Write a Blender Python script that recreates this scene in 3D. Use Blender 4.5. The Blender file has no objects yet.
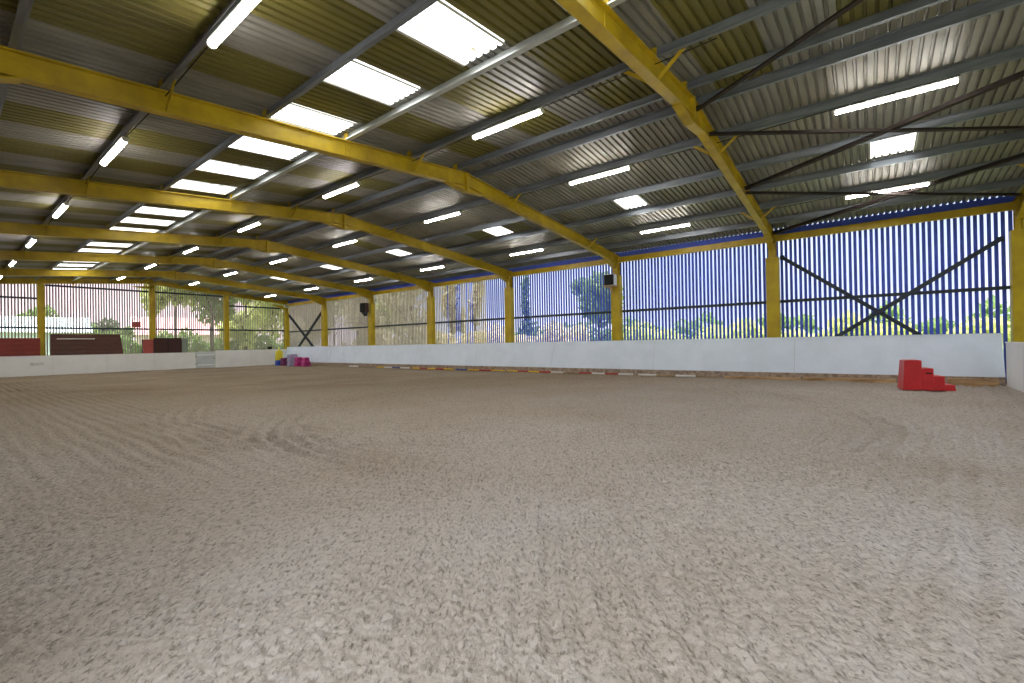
import bpy, bmesh, math, random
import numpy as np
from mathutils import Vector, Matrix

R = random.Random(7)
scene = bpy.context.scene
COL = scene.collection
PI = math.pi

# ------------------------------------------------------------------ layout (metres)
XL, XR = -0.52, 18.73          # outer wall lines (left, right)
XC = 9.1                       # ridge
Y0 = 2.66                      # second portal frame; bays of 6 m
BAY = 6.0
YN, YE = Y0 - BAY, Y0 + 6 * BAY
FRAMES = [YN + BAY * i for i in range(8)]
ZE, ZR = 5.18, 6.10            # top of rafters at eaves / ridge
SL = (ZR - ZE) / (XR - XC)
def roof(x): return ZR - abs(x - XC) * SL
PURL_L = [8.75, 7.20, 5.50, 3.84, 2.28, 0.70]
PURL_R = [9.47, 10.98, 12.88, 14.40, 15.92, 17.50]
PURL = PURL_L + PURL_R
PD = 0.17                      # purlin depth

# ------------------------------------------------------------------ object helpers
def tag(o, label=None, cat=None, group=None, kind=None):
    if label: o['label'] = label
    if cat: o['category'] = cat
    if group: o['group'] = group
    if kind: o['kind'] = kind
    return o
def thing(name, label, cat, loc=(0, 0, 0), rz=0.0, group=None):
    o = bpy.data.objects.new(name, None)
    o.empty_display_size = 0.2
    COL.objects.link(o); o.location = loc; o.rotation_euler = (0, 0, rz)
    return tag(o, label, cat, group)

class MB:
    def __init__(s): s.v = []; s.f = []; s.m = []
    def add(s, vs, fs, mi=0):
        n = len(s.v); s.v += [tuple(v) for v in vs]
        s.f += [tuple(i + n for i in f) for f in fs]; s.m += [mi] * len(fs); return s
    def box(s, x0, x1, y0, y1, z0, z1, mi=0):
        vs = [(x, y, z) for z in (z0, z1) for y in (y0, y1) for x in (x0, x1)]
        return s.add(vs, [(0, 2, 3, 1), (4, 5, 7, 6), (0, 1, 5, 4), (2, 6, 7, 3), (0, 4, 6, 2), (1, 3, 7, 5)], mi)
    def prism(s, pts, y0, y1, mi=0, axis='y'):
        """pts: outline (a,b); extruded along axis"""
        n = len(pts)
        def q(a, b, c):
            return {'y': (a, c, b), 'x': (c, a, b), 'z': (a, b, c)}[axis]
        vs = [q(a, b, y0) for a, b in pts] + [q(a, b, y1) for a, b in pts]
        fs = [tuple(range(n))[::-1], tuple(range(n, 2 * n))] + [(i, (i + 1) % n, (i + 1) % n + n, i + n) for i in range(n)]
        return s.add(vs, fs, mi)
    def sweep(s, prof, p0, p1, up=(0, 0, 1), mi=0):
        """prof: closed 2D outline (side, up) swept from p0 to p1"""
        p0, p1 = Vector(p0), Vector(p1); d = (p1 - p0).normalized(); u = Vector(up)
        sd = d.cross(u).normalized(); u = sd.cross(d).normalized()
        n = len(prof)
        vs = [p0 + sd * a + u * b for a, b in prof] + [p1 + sd * a + u * b for a, b in prof]
        return s.add(vs, [tuple(range(n))[::-1], tuple(range(n, 2 * n))] + [(i, (i + 1) % n, (i + 1) % n + n, i + n) for i in range(n)], mi)
    def tube(s, pts, r, n=8, mi=0):
        pts = [Vector(p) for p in pts]; rs = r if isinstance(r, (list, tuple)) else [r] * len(pts)
        vs = []; fs = []
        for i, p in enumerate(pts):
            d = (pts[min(i + 1, len(pts) - 1)] - pts[max(i - 1, 0)]).normalized()
            a = d.cross(Vector((0, 0, 1)) if abs(d.z) < .95 else Vector((1, 0, 0))).normalized(); b = a.cross(d)
            for k in range(n):
                t = 2 * PI * k / n; vs.append(p + (a * math.cos(t) + b * math.sin(t)) * rs[i])
        for i in range(len(pts) - 1):
            for k in range(n):
                fs.append((i * n + k, i * n + (k + 1) % n, (i + 1) * n + (k + 1) % n, (i + 1) * n + k))
        fs.append(tuple(range(n))[::-1]); fs.append(tuple(range((len(pts) - 1) * n, len(pts) * n)))
        return s.add(vs, fs, mi)
    def mesh(s, name, mats, smooth=False, fix=True):
        me = bpy.data.meshes.new(name); me.from_pydata(s.v, [], s.f)
        for m in (mats if isinstance(mats, (list, tuple)) else [mats]): me.materials.append(m)
        me.polygons.foreach_set('material_index', s.m)
        if fix:
            bm = bmesh.new(); bm.from_mesh(me); bmesh.ops.recalc_face_normals(bm, faces=bm.faces); bm.to_mesh(me); bm.free()
        if smooth: me.polygons.foreach_set('use_smooth', [True] * len(me.polygons))
        me.update(); return me
    def build(s, name, mats, parent=None, bevel=0.0, smooth=False, fix=True):
        o = bpy.data.objects.new(name, s.mesh(name, mats, smooth, fix)); COL.objects.link(o)
        if parent: o.parent = parent
        if bevel:
            b = o.modifiers.new('bevel', 'BEVEL'); b.width = bevel; b.segments = 2; b.limit_method = 'ANGLE'
        return o
def struct(o): o['kind'] = 'structure'; return o

# ------------------------------------------------------------------ materials
def mat(name, col=(.5, .5, .5), rough=.6, metal=0.0, var=0.0, scale=4.0, col2=None, bump=0.0, bscale=30.0, stretch=(1, 1, 1), thr=(0.35, 0.65)):
    m = bpy.data.materials.new(name); m.use_nodes = True; nt = m.node_tree; N = nt.nodes; L = nt.links
    b = N['Principled BSDF']; b.inputs['Roughness'].default_value = rough; b.inputs['Metallic'].default_value = metal
    b.inputs['Base Color'].default_value = (*col, 1)
    tc = N.new('ShaderNodeTexCoord'); mp = N.new('ShaderNodeMapping'); mp.inputs['Scale'].default_value = stretch
    L.new(tc.outputs['Object'], mp.inputs[0])
    if var or col2:
        n = N.new('ShaderNodeTexNoise'); n.inputs['Scale'].default_value = scale; n.inputs['Detail'].default_value = 6
        n.inputs['Roughness'].default_value = .65
        L.new(mp.outputs[0], n.inputs['Vector'])
        r = N.new('ShaderNodeValToRGB'); r.color_ramp.elements[0].position = thr[0]; r.color_ramp.elements[1].position = thr[1]
        c2 = col2 if col2 else tuple(c * (1 - var) for c in col)
        r.color_ramp.elements[0].color = (*c2, 1); r.color_ramp.elements[1].color = (*col, 1)
        L.new(n.outputs['Fac'], r.inputs[0]); L.new(r.outputs[0], b.inputs['Base Color'])
    if bump:
        n2 = N.new('ShaderNodeTexNoise'); n2.inputs['Scale'].default_value = bscale; n2.inputs['Detail'].default_value = 4
        L.new(mp.outputs[0], n2.inputs['Vector'])
        bp = N.new('ShaderNodeBump'); bp.inputs['Strength'].default_value = bump; bp.inputs['Distance'].default_value = .01
        L.new(n2.outputs['Fac'], bp.inputs['Height']); L.new(bp.outputs[0], b.inputs['Normal'])
    return m
def emis(name, col, s):
    m = bpy.data.materials.new(name); m.use_nodes = True; nt = m.node_tree
    b = nt.nodes['Principled BSDF']; b.inputs['Base Color'].default_value = (.8, .8, .8, 1)
    b.inputs['Emission Color'].default_value = (*col, 1); b.inputs['Emission Strength'].default_value = s
    return m

M = {}
M['yellow'] = mat('yellow_paint', (.50, .345, .005), .45, 0, scale=2.2, col2=(.33, .215, .005), thr=(.3, .62), bump=.15, bscale=12)
M['yellow_col'] = mat('yellow_column_paint', (.52, .38, .003), .5, 0, scale=1.6, col2=(.38, .265, .003), thr=(.3, .6))
M['galv'] = mat('galvanised_steel', (.24, .26, .285), .42, .5, scale=9, col2=(.14, .155, .175), stretch=(1, .12, 1))
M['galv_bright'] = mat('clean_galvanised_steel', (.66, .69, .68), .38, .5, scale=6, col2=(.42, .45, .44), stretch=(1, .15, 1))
M['rust'] = mat('rusty_brown_steel', (.028, .015, .011), .85, .0, scale=6, col2=(.014, .010, .009))
M['darksteel'] = mat('dark_steel', (.035, .045, .065), .6, .3)
M['board_sky_glare'] = mat('sky_glare_blue_slat', (.06, .11, .62), .75, 0, scale=3, col2=(.05, .09, .52), stretch=(6, 6, .4))  # sky glare put into the board colour as blue
M['board_grey'] = mat('weathered_slat', (.40, .35, .33), .8, 0, scale=3, col2=(.24, .21, .20), stretch=(6, 6, .4))
M['kick'] = mat('white_kickboard_paint', (.77, .87, .99), .55, 0, scale=1.3, col2=(.71, .81, .92), thr=(.35, .6), bump=.08, bscale=3)
M['kick_far'] = mat('white_end_kickboard_paint', (.84, .85, .83), .6, 0, scale=1.1, col2=(.76, .78, .76), thr=(.3, .55))
M['gate'] = mat('grey_white_gate_paint', (.60, .65, .66), .6, 0, scale=2, col2=(.5, .55, .56))
M['plinth'] = mat('tan_sleeper_timber', (.62, .42, .22), .85, 0, scale=5, col2=(.30, .18, .09), stretch=(1, .25, 1.5), bump=.5, bscale=20)
M['brick'] = mat('rubble_plinth', (.50, .40, .31), .9, 0, scale=8, col2=(.22, .16, .12), bump=.6, bscale=20)
M['red'] = mat('red_plastic', (.66, .022, .028), .38, 0, scale=2, col2=(.52, .018, .022))
M['black'] = mat('black_plastic', (.006, .007, .007), .85)
M['white_plastic'] = mat('white_plastic', (.75, .76, .78), .4)
M['brownwood'] = mat('dark_brown_boards', (.115, .04, .025), .7, 0, scale=4, col2=(.065, .025, .017), stretch=(.4, 1, 4))
M['redwood'] = mat('red_brown_boards', (.26, .03, .018), .65, 0, scale=4, col2=(.17, .02, .014), stretch=(.4, 1, 4))
M['redside'] = mat('faded_red_panel', (.42, .09, .07), .7, 0, scale=5, col2=(.3, .06, .05))
M['darkwood'] = mat('near_black_brown', (.045, .013, .011), .7)
M['greypanel'] = mat('grey_green_panel', (.22, .26, .22), .7)
M['pblue'] = mat('blue_plastic', (.01, .08, .55), .4)
M['pyel'] = mat('yellow_plastic', (.80, .68, .02), .4)
M['pink'] = mat('magenta_plastic', (.50, .03, .22), .45)
M['plum'] = mat('plum_plastic', (.16, .02, .10), .5)
M['lav'] = mat('lavender_plastic', (.36, .34, .52), .5)
M['lav2'] = mat('pale_pink_plastic', (.60, .40, .50), .5)
M['pole_w'] = mat('white_pole_paint', (.75, .72, .68), .5)
M['pole_y'] = mat('yellow_pole_paint', (.75, .45, .02), .5)
M['pole_r'] = mat('red_pole_paint', (.40, .04, .03), .5)
M['pole_t'] = mat('bare_timber_pole', (.42, .30, .17), .7, 0, scale=6, col2=(.25, .17, .1), stretch=(1, .3, 1))
M['pole_b'] = mat('blue_pole_paint', (.06, .10, .28), .5)
M['tube'] = emis('lit_fluorescent_tube', (1.0, .955, .92), 42)
M['housing'] = mat('light_housing', (.55, .55, .52), .5)
M['grass'] = mat('field_grass', (.16, .22, .05), .9, 0, scale=.6, col2=(.26, .27, .10))
M['bark'] = mat('bark', (.10, .075, .055), .9, 0, scale=8, col2=(.05, .04, .03))
def leafmat(name, a, b):
    m = mat(name, a, .6, 0, scale=.9, col2=b); nt = m.node_tree; N = nt.nodes; L = nt.links
    p = N['Principled BSDF']; out = N['Material Output']; t = N.new('ShaderNodeBsdfTranslucent'); mx = N.new('ShaderNodeMixShader')
    mx.inputs[0].default_value = .5
    src = p.inputs['Base Color'].links[0].from_socket; L.new(src, t.inputs[0])
    L.new(p.outputs[0], mx.inputs[1]); L.new(t.outputs[0], mx.inputs[2]); L.new(mx.outputs[0], out.inputs[0]); return m
M['leaf_g'] = leafmat('green_leaves', (.26, .38, .12), (.16, .25, .08))
M['leaf_y'] = leafmat('yellow_green_leaves', (.66, .70, .30), (.45, .50, .18))
M['leaf_d'] = leafmat('dark_green_leaves', (.16, .22, .12), (.09, .13, .08))
M['leaf_t'] = leafmat('tan_leaves', (.78, .72, .52), (.58, .54, .34))
M['leaf_p'] = leafmat('pink_blossom', (.62, .36, .40), (.42, .22, .26))

# roof sheeting: one procedural material per sheet colour
def sheet(name, a, b, rough=.5, metal=.25):
    m = mat(name, a, rough, metal, scale=1.1, col2=b, stretch=(.5, 2.2, 1), thr=(.3, .68))
    return m
M['sh_grey'] = sheet('grey_roof_sheet', (.28, .268, .235), (.17, .163, .14), .5, .15)
M['sh_tan'] = sheet('tan_grey_roof_sheet', (.26, .24, .19), (.15, .143, .11), .5, .15)
M['sh_olive'] = sheet('olive_roof_sheet', (.17, .145, .028), (.11, .095, .022), .55, .1)

def skylight_mat():
    m = bpy.data.materials.new('translucent_rooflight'); m.use_nodes = True; nt = m.node_tree; N = nt.nodes; L = nt.links
    out = N['Material Output']; N.remove(N['Principled BSDF'])
    t = N.new('ShaderNodeBsdfTranslucent'); d = N.new('ShaderNodeBsdfDiffuse'); mx = N.new('ShaderNodeMixShader')
    tc = N.new('ShaderNodeTexCoord'); mp = N.new('ShaderNodeMapping'); mp.inputs['Scale'].default_value = (1, 3.5, 1)
    n = N.new('ShaderNodeTexNoise'); n.inputs['Scale'].default_value = 9; n.inputs['Detail'].default_value = 5
    r = N.new('ShaderNodeValToRGB'); r.color_ramp.elements[0].position = .33; r.color_ramp.elements[1].position = .42
    r.color_ramp.elements[0].color = (.22, .2, .1, 1); r.color_ramp.elements[1].color = (.95, .96, .93, 1)
    L.new(tc.outputs['Object'], mp.inputs[0]); L.new(mp.outputs[0], n.inputs['Vector']); L.new(n.outputs['Fac'], r.inputs[0])
    L.new(r.outputs[0], t.inputs[0]); d.inputs[0].default_value = (.7, .7, .65, 1)
    mx.inputs[0].default_value = .12
    L.new(t.outputs[0], mx.inputs[1]); L.new(d.outputs[0], mx.inputs[2]); L.new(mx.outputs[0], out.inputs[0]); return m
M['sky'] = skylight_mat()

# ------------------------------------------------------------------ roof sheeting and rooflights
CP = 0.1465                     # corrugation pitch
PT = [0.0, .60, .68, .92]       # break points of one corrugation: wide low pan, narrow raised rib
def prof(y):
    t = (y / CP) % 1.0
    if t < PT[1]: return 0.0
    if t < PT[2]: return 0.042 * (t - PT[1]) / (PT[2] - PT[1])
    if t < PT[3]: return 0.042
    return 0.042 * (1 - (t - PT[3]) / (1 - PT[3]))
def prof_ys(a, b):
    out = [a]; k = math.floor(a / CP)
    while k * CP < b:
        for t in (0.0, .30, PT[1], PT[2], PT[3]):
            y = (k + t) * CP
            if a + .002 < y < b - .002: out.append(y)
        k += 1
    return out + [b]
SW = 0.965                      # sheet width; rooflights sit in every other sheet of the left slope
SY = 4.5                        # centre of one rooflight
left_sky_y = [-3.1, -1.15, .78, 2.72, 4.65, 6.57, 8.50, 10.45, 12.40, 14.30, 16.10, 17.85, 19.60, 21.40, 23.20, 25.00, 26.80, 28.60, 30.40, 32.20, 34.00, 35.80, 37.6]
def sheet_index(y):
    n = min(range(len(left_sky_y)), key=lambda i: abs(left_sky_y[i] - y)); o = y - left_sky_y[n]
    return 2 * n if abs(o) < .47 else 2 * n + (1 if o > 0 else -1)
right_sky_y = [-0.50, 5.87, 11.40, 17.55, 23.45, 29.45, 35.45]
YSTART, YSTOP = YN - .35, YE + .35
def roof_surface():
    mb = MB()
    ys = prof_ys(YSTART, YSTOP)
    for q in left_sky_y: ys += [q - .43, q + .43]
    for q in right_sky_y: ys += [q - .42, q + .42]
    ys = sorted(y for y in set(ys) if YSTART <= y <= YSTOP)
    cols = [XL - .35, .70, 2.28, 3.97, 5.35, 7.20, 8.75, XC, 9.47, 10.98, 13.06, 14.22, 15.92, 17.50, XR + .07]
    cutL = (3, 4); cutR = (10, 11)
    lefts = set(); 
    rs = random.Random(3)
    tone = {}
    for c in range(len(cols) - 1):
        for j in range(-20, 60): tone[(c, j)] = rs.random()
    zc = lambda x, y: roof(x) + PD + .005 + prof(y)
    idx = {}
    vs = []
    for i, x in enumerate(cols):
        for j, y in enumerate(ys):
            idx[(i, j)] = len(vs); vs.append((x, y, zc(x, y)))
    fs = []; ms = []
    for c in range(len(cols) - 1):
        for j in range(len(ys) - 1):
            ym = (ys[j] + ys[j + 1]) / 2
            k = sheet_index(ym); off = ym - left_sky_y[k // 2]
            if c == cutL[0] and k % 2 == 0 and abs(off) < .43 and 0 < k // 2 < len(left_sky_y) - 1: continue
            if c == cutR[0] and any(abs(ym - s) < .42 for s in right_sky_y): continue
            if cols[c] < XC:
                t = tone[(c, k)]
                mi = 2 if k % 2 else 0
                if c in (0, 1) and t > .93: mi = 2 - mi
                if c == 3: mi = 2
                if c == 5: mi = 2 if (k % 2 == 1) else 0
            else:
                t = tone[(c, k)]; mi = 0 if t < .5 else 1
                if t > .95 and c < 11: mi = 2
                if c in (7, 8) and k % 2 and t > .8: mi = 2
            fs.append((idx[(c, j)], idx[(c + 1, j)], idx[(c + 1, j + 1)], idx[(c, j + 1)])); ms.append(mi)
    mb.v = vs; mb.f = fs; mb.m = ms
    o = mb.build('ceiling', [M['sh_grey'], M['sh_tan'], M['sh_olive']], fix=False)
    return struct(o)
roof_surface()

def ordinal(n): return ['first', 'second', 'third', 'fourth', 'fifth', 'sixth', 'seventh', 'eighth', 'ninth', 'tenth', 'eleventh', 'twelfth', 'thirteenth', 'fourteenth', 'fifteenth', 'sixteenth', 'seventeenth', 'eighteenth', 'nineteenth', 'twentieth', 'twenty-first'][n]
def rooflight(x0, x1, yc, w, label, group):
    t = thing('rooflight', label, 'rooflight', ((x0 + x1) / 2, yc, roof((x0 + x1) / 2) + PD), 0, group)
    cx, cy, cz = t.location
    mb = MB(); xs = [x0 - .04, x1 + .04]
    ys = prof_ys(yc - w / 2 - .03, yc + w / 2 + .03)
    vs = [(x - cx, y - cy, roof(x) + PD + .012 + prof(y) - cz) for x in xs for y in ys]
    m = len(ys); mb.add(vs, [(i, m + i, m + i + 1, i + 1) for i in range(m - 1)])
    mb.build('panel', M['sky'], t, fix=False)
    # flashing strips down the two long sides
    for s in (-1, 1):
        f = MB(); yy = s * (w / 2 - .01)
        f.sweep([(-.02, -.012), (.02, -.012), (.02, .0), (-.02, .0)], (x0 - cx, yy, roof(x0) + PD - .004 - cz), (x1 - cx, yy, roof(x1) + PD - .004 - cz))
        f.build('edge_strip', M['housing'], t)
    return t
for i, yc in enumerate(left_sky_y[1:-1]):
    if yc < 3: rooflight(3.97, 5.35, yc, .86, 'bright rooflight of the left row above the top edge of the picture', 'rooflights overhead out of the picture')
    else: rooflight(3.97, 5.35, yc, .86, f'bright rooflight left of the ridge, {ordinal(i - 3)} of its long row from the camera', 'rooflights in the long row left of the ridge')
for i, yc in enumerate(right_sky_y):
    rooflight(13.06, 14.22, yc, .84, f'small square rooflight on the right roof slope, {ordinal(i)} from the red steps', 'single rooflights of the right slope')

# ------------------------------------------------------------------ purlins
def zprof(d=.20, w=.065, t=.012):
    return [(-w, d), (t / 2, d), (t / 2, t), (w, t), (w, 0), (-t / 2, 0), (-t / 2, d - t), (-w, d - t)]
names_l = ['just left of the ridge', 'second left of the ridge, carrying a light row', 'third left of the ridge, along the rooflights, bright', 'fourth left of the ridge, beyond the rooflights', 'fifth left of the ridge, carrying the leftmost light row', 'sixth left of the ridge, by the left eaves']
names_r = ['just right of the ridge', 'second right of the ridge, carrying a light row', 'third right of the ridge, above the square rooflights', 'fourth right of the ridge, below the square rooflights', 'fifth right of the ridge, carrying the outer light row', 'sixth right of the ridge, by the right eaves']
for side, xs, nm in ((-1, PURL_L, names_l), (1, PURL_R, names_r)):
    for i, x in enumerate(xs):
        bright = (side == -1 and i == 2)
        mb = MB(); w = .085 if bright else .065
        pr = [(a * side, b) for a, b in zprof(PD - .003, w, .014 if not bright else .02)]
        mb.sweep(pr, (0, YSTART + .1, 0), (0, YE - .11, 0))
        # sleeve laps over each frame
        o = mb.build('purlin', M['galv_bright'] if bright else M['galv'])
        o.location = (x, 0, roof(x))
        tag(o, f'galvanised steel purlin {nm[i]}', 'purlin', 'roof purlins running the length of the arena')

# ------------------------------------------------------------------ portal frames
RD = .345                        # rafter depth
def i_section(d, w, tf=.022, tw=.014):
    """outline (side, up) with top at 0"""
    return [(-w, 0), (w, 0), (w, -tf), (tw, -tf), (tw, -d + tf), (w, -d + tf), (w, -d), (-w, -d), (-w, -d + tf), (-tw, -d + tf), (-tw, -tf), (-w, -tf)]
def beam(mb, prof_, p0, p1): mb.sweep(prof_, p0, p1)
fr_label = {0: 'yellow steel portal frame at the near end wall, right-hand column at the picture edge',
            1: 'yellow steel portal frame nearest in the picture, rising out of its top edge',
            2: 'long yellow steel portal frame crossing the upper left, speaker on its right column',
            3: 'yellow steel portal frame, third whose rafter shows, counting from the nearest',
            4: 'yellow steel portal frame, fourth whose rafter shows, counting from the nearest',
            5: 'yellow steel portal frame, fifth from the nearest, box speaker on its right column',
            6: 'yellow steel portal frame just before the far end wall',
            7: 'yellow steel gable frame standing against the far slatted wall'}
def frame(i, y):
    t = thing('portal_frame', fr_label[i], 'portal frame', (XC, y, 0), 0, 'yellow portal frames of the arena roof')
    sec = i_section(RD, .088)
    for s in (-1, 1):
        xe = (XR - XC) if s > 0 else (XL - XC)
        # sloping rafter
        up_ = 0
        mb = MB(); beam(mb, i_section(.32, .088) if i == 7 else sec, (0, 0, ZR + (.15 if i == 7 else 0)), (xe - s * .04, 0, roof(XC + xe - s * .04) + (.15 if i == 7 else 0)))
        mb.build('rafter', M['yellow'], t)
        # eaves haunch: tapered web with a bottom flange
        h = MB(); xo = xe - s * .32; L = .95
        zb = lambda dx: roof(XC + dx) - RD
        x1 = xo - s * L
        h.prism([(xo, zb(xo) + .03), (x1, zb(x1) + .03), (x1, zb(x1)), (xo, zb(xo) - .26)], -.014, .014)
        h.sweep([(-.1, 0), (.1, 0), (.1, -.02), (-.1, -.02)], (x1, 0, zb(x1) + .002), (xo, 0, zb(xo) - .26))
        h.build('haunch', M['yellow'], t)
        # column: I section, web across the building
        c = MB(); xf, xb = (xe - s * .32, xe - s * .035)
        a, b = min(xf, xb), max(xf, xb); ztop = roof(XC + xe) - .02
        c.box(a, a + .022, -.11, .11, 0, ztop - (.0 if s < 0 else .03)); c.box(b - .022, b, -.11, .11, 0, ztop - .0)
        c.box(a, b, -.012, .012, 0, ztop - .03)
        c.box(a, b, -.11, .11, roof(XC + xe) - RD - .02, roof(XC + xe) - RD)
        c.build('column', M['yellow'], t)
        k = MB(); k.box(a - (.014 if s > 0 else .004), b + (.004 if s > 0 else .014), -.20, .20, 0, 4.30)
        k.build('column_casing', M['yellow_col'], t, bevel=.012)
    # apex: end plates and a small haunch underneath, bolts
    ap = MB(); ap.box(-.03, .03, -.11, .11, ZR - RD - .17, ZR + .0)
    ap.build('apex_plate', M['yellow'], t, bevel=.004)
    for s in (-1, 1):
        g = MB(); z0 = ZR - RD
        g.prism([(s * .03, z0 + .01), (s * .75, z0 - .75 * SL + .01), (s * .75, z0 - .75 * SL - .005), (s * .03, z0 - .15)], -.012, .012)
        g.sweep([(-.09, 0), (.09, 0), (.09, -.018), (-.09, -.018)], (s * .03, 0, z0 - .15), (s * .75, 0, z0 - .75 * SL))
        g.build('apex_haunch', M['yellow'], t)
        # gusset plate with two bolts on the web beside
        q = MB(); q.box(s * 3.62 - .045, s * 3.62 + .045, -.03, -.014, roof(XC + 3.62) - .30, roof(XC + 3.62) - .08); q.build('web_plate', M['yellow'], t, bevel=.004)
    for x in (PURL if i < 7 else []):
        s = -1 if x < XC else 1
        c = MB(); zz = roof(x); xx = x - XC + s * .028
        c.box(xx, xx + .012 * s if s > 0 else xx + .001, -.075, .075, zz - .002, zz + .17) if s > 0 else c.box(xx - .012, xx, -.075, .075, zz - .002, zz + .17)
        c.build('purlin_cleat', M['yellow'], t)
    # fly braces from the bottom flange up to the purlins
    for x in (2.28, 7.20, 10.98, 15.92):
        for d in (-1, 1):
            if i == 7 or (i == 0 and d < 0): continue
            f = MB(); f.sweep([(-.03, -.006), (.03, -.006), (.03, .006), (-.03, .006)], (x - XC + .02, d * .07, roof(x) - RD + .03), (x - XC + .02, d * .50, roof(x) - .0 + .03), up=(1, 0, .2))
            f.build('fly_brace', M['yellow'], t)
    return t
for i, y in enumerate(FRAMES): frame(i, y)

# gable posts on the two end walls
for yy, nm in ((YE, 'far'), (YN, 'near')):
    for j, x in enumerate((4.08, 9.40, 13.98)):
        zt = roof(x) - (.22 if nm == 'far' else RD) + .02
        if nm == 'near': lab = ['yellow gable post of the near end wall, left one', 'yellow gable post of the near end wall under the ridge', 'yellow gable post of the near end wall, right one'][j]
        else: lab = ['yellow gable post of the far wall beside the red and brown boarding', 'yellow gable post of the far wall under the ridge', 'yellow gable post of the far wall right of the pale gate'][j]
        t = thing('gable_post', lab, 'post', (x, yy, 0), 0, 'posts of the end walls')
        m = MB(); m.box(-.16, -.14, -.10, .10, 0, zt); m.box(.14, .16, -.10, .10, 0, zt); m.box(-.14, .14, -.012, .012, 0, zt); m.build('shaft', M['yellow_col'], t)
        m = MB(); m.box(-.19, .19, -.13, .13, 0, .02); m.build('base_plate', M['yellow_col'], t)
        m = MB(); m.box(-.19, .19, -.12, .12, zt - .0, zt + .012); m.build('cap_plate', M['yellow_col'], t)

# eaves beams between the right-hand columns
for i in range(7):
    y0, y1 = FRAMES[i] + .112, FRAMES[i + 1] - .112
    lab = ['near the red steps, over the crossed bracing', 'between the two nearest full columns', 'left of the speaker column', 'in the fourth bay along', 'in the fifth bay along', 'right of the far crossed bracing', 'over the far corner crossed bracing'][i]
    o = MB().sweep([(-.06, .11), (.06, .11), (.06, .095), (-.045, .095), (-.045, -.095), (.06, -.095), (.06, -.11), (-.06, -.11)], (XR - .18, y0, 4.98), (XR - .18, y1, 4.98)).build('eaves_beam', M['yellow'])
    tag(o, f'yellow eaves beam on the right wall {lab}', 'beam', 'eaves beams of the right wall')
# ------------------------------------------------------------------ slatted walls
def slats(name, along, fixed, a0, a1, z0, ztop, pitch, gap, m, th=.022, seed=1, m2=None, split=None):
    mb = MB(); n = int((a1 - a0) / pitch); rr = random.Random(seed)
    for i in range(n):
        a = a0 + i * pitch; b = a + pitch - gap
        j = rr.uniform(-.006, .006); d = rr.uniform(-.004, .004)
        mi = 1 if (m2 and (a - split + rr.uniform(-3, 3)) > 0) else 0
        zt = ztop((a + b) / 2) if callable(ztop) else ztop
        if along == 'y': mb.box(fixed + d, fixed + d + th, a + j, b + j, z0, zt, mi)
        else: mb.box(a + j, b + j, fixed + d, fixed + d + th, z0, zt, mi)
    return struct(mb.build(name, [m, m2] if m2 else m, fix=False))
slats('wall_right', 'y', XR, YN - .02, YE + .1, .1, 5.13, .1395, .055, M['board_sky_glare'], seed=2, m2=M['board_grey'], split=17.5)  # glare-blue boards in the near bays, plain grey ones beyond
slats('wall_back', 'x', YE + .13, XL, XR, .1, lambda x: roof(x) + .16, .130, .056, M['board_grey'], seed=3)
slats('wall_front', 'x', YN - .15, XL, XR, .1, lambda x: roof(x) + .16, .130, .050, M['board_grey'], seed=4)
m = MB(); y = YN - .1
while y < YE + .1:
    m.box(XL - .05, XL - .02, y, min(y + .148, YE + .12), 4.9 if YN + .3 < y < Y0 - .3 else 0, roof(XL) + .17); y += .15
struct(m.build('wall_left', M['board_grey'], fix=False))
# solid fascia rail under the sheet ends on the right
fm = MB().box(XR - .03, XR + .04, YN - .1, YE + .1, 5.11, 5.315)
y = math.floor((YN - .1) / CP) * CP + CP * .5
while y < YE + .1:
    fm.box(XR - .01, XR + .03, y - .045, y + .045, 5.31, 5.40); y += CP
struct(fm.build('trim_1', M['board_sky_glare'], fix=False))
o = MB().box(XL - .10, XL - .055, YN - .1, YE + .1, 5.0, roof(XL) + PD + .03).build('trim_2', M['board_grey']); struct(o)
# horizontal sheeting rails
def rail(p0, p1, lab, h=.11, w=.05, mname='darksteel'):
    o = MB().sweep([(-w / 2, -h / 2), (w / 2, -h / 2), (w / 2, h / 2), (w / 2 - .01, h / 2), (w / 2 - .01, -h / 2 + .01), (-w / 2, -h / 2 + .01)] if False else
                   [(-w / 2, -h / 2), (w / 2, -h / 2), (w / 2, h / 2), (-w / 2, h / 2)], p0, p1).build('sheeting_rail', M[mname])
    tag(o, lab, 'rail', 'horizontal rails behind the slats')
rail((XR - .005 - .025, YN, 2.74), (XR - .03, YE, 2.74), 'dark horizontal rail halfway up the right slatted wall', .10, .045)
rail((XL, YE + .103, 2.84), (XR, YE + .103, 2.84), 'dark lower horizontal rail across the far slatted wall', .11, .045)
rail((XL, YE + .103, 4.58), (3.92, YE + .103, 4.58), 'dark upper rail of the far wall in its leftmost bay', .11, .045)
rail((4.24, YE + .103, 5.40), (13.82, YE + .103, 5.40), 'dark upper rail of the far wall under the ridge', .11, .045)
rail((14.14, YE + .103, 4.70), (XR - .35, YE + .103, 4.70), 'dark upper rail of the far wall in its right-hand bay', .11, .045)
rail((XL, YN - .125, 2.84), (XR, YN - .125, 2.84), 'dark horizontal rail across the near end wall', .11, .045)
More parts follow.
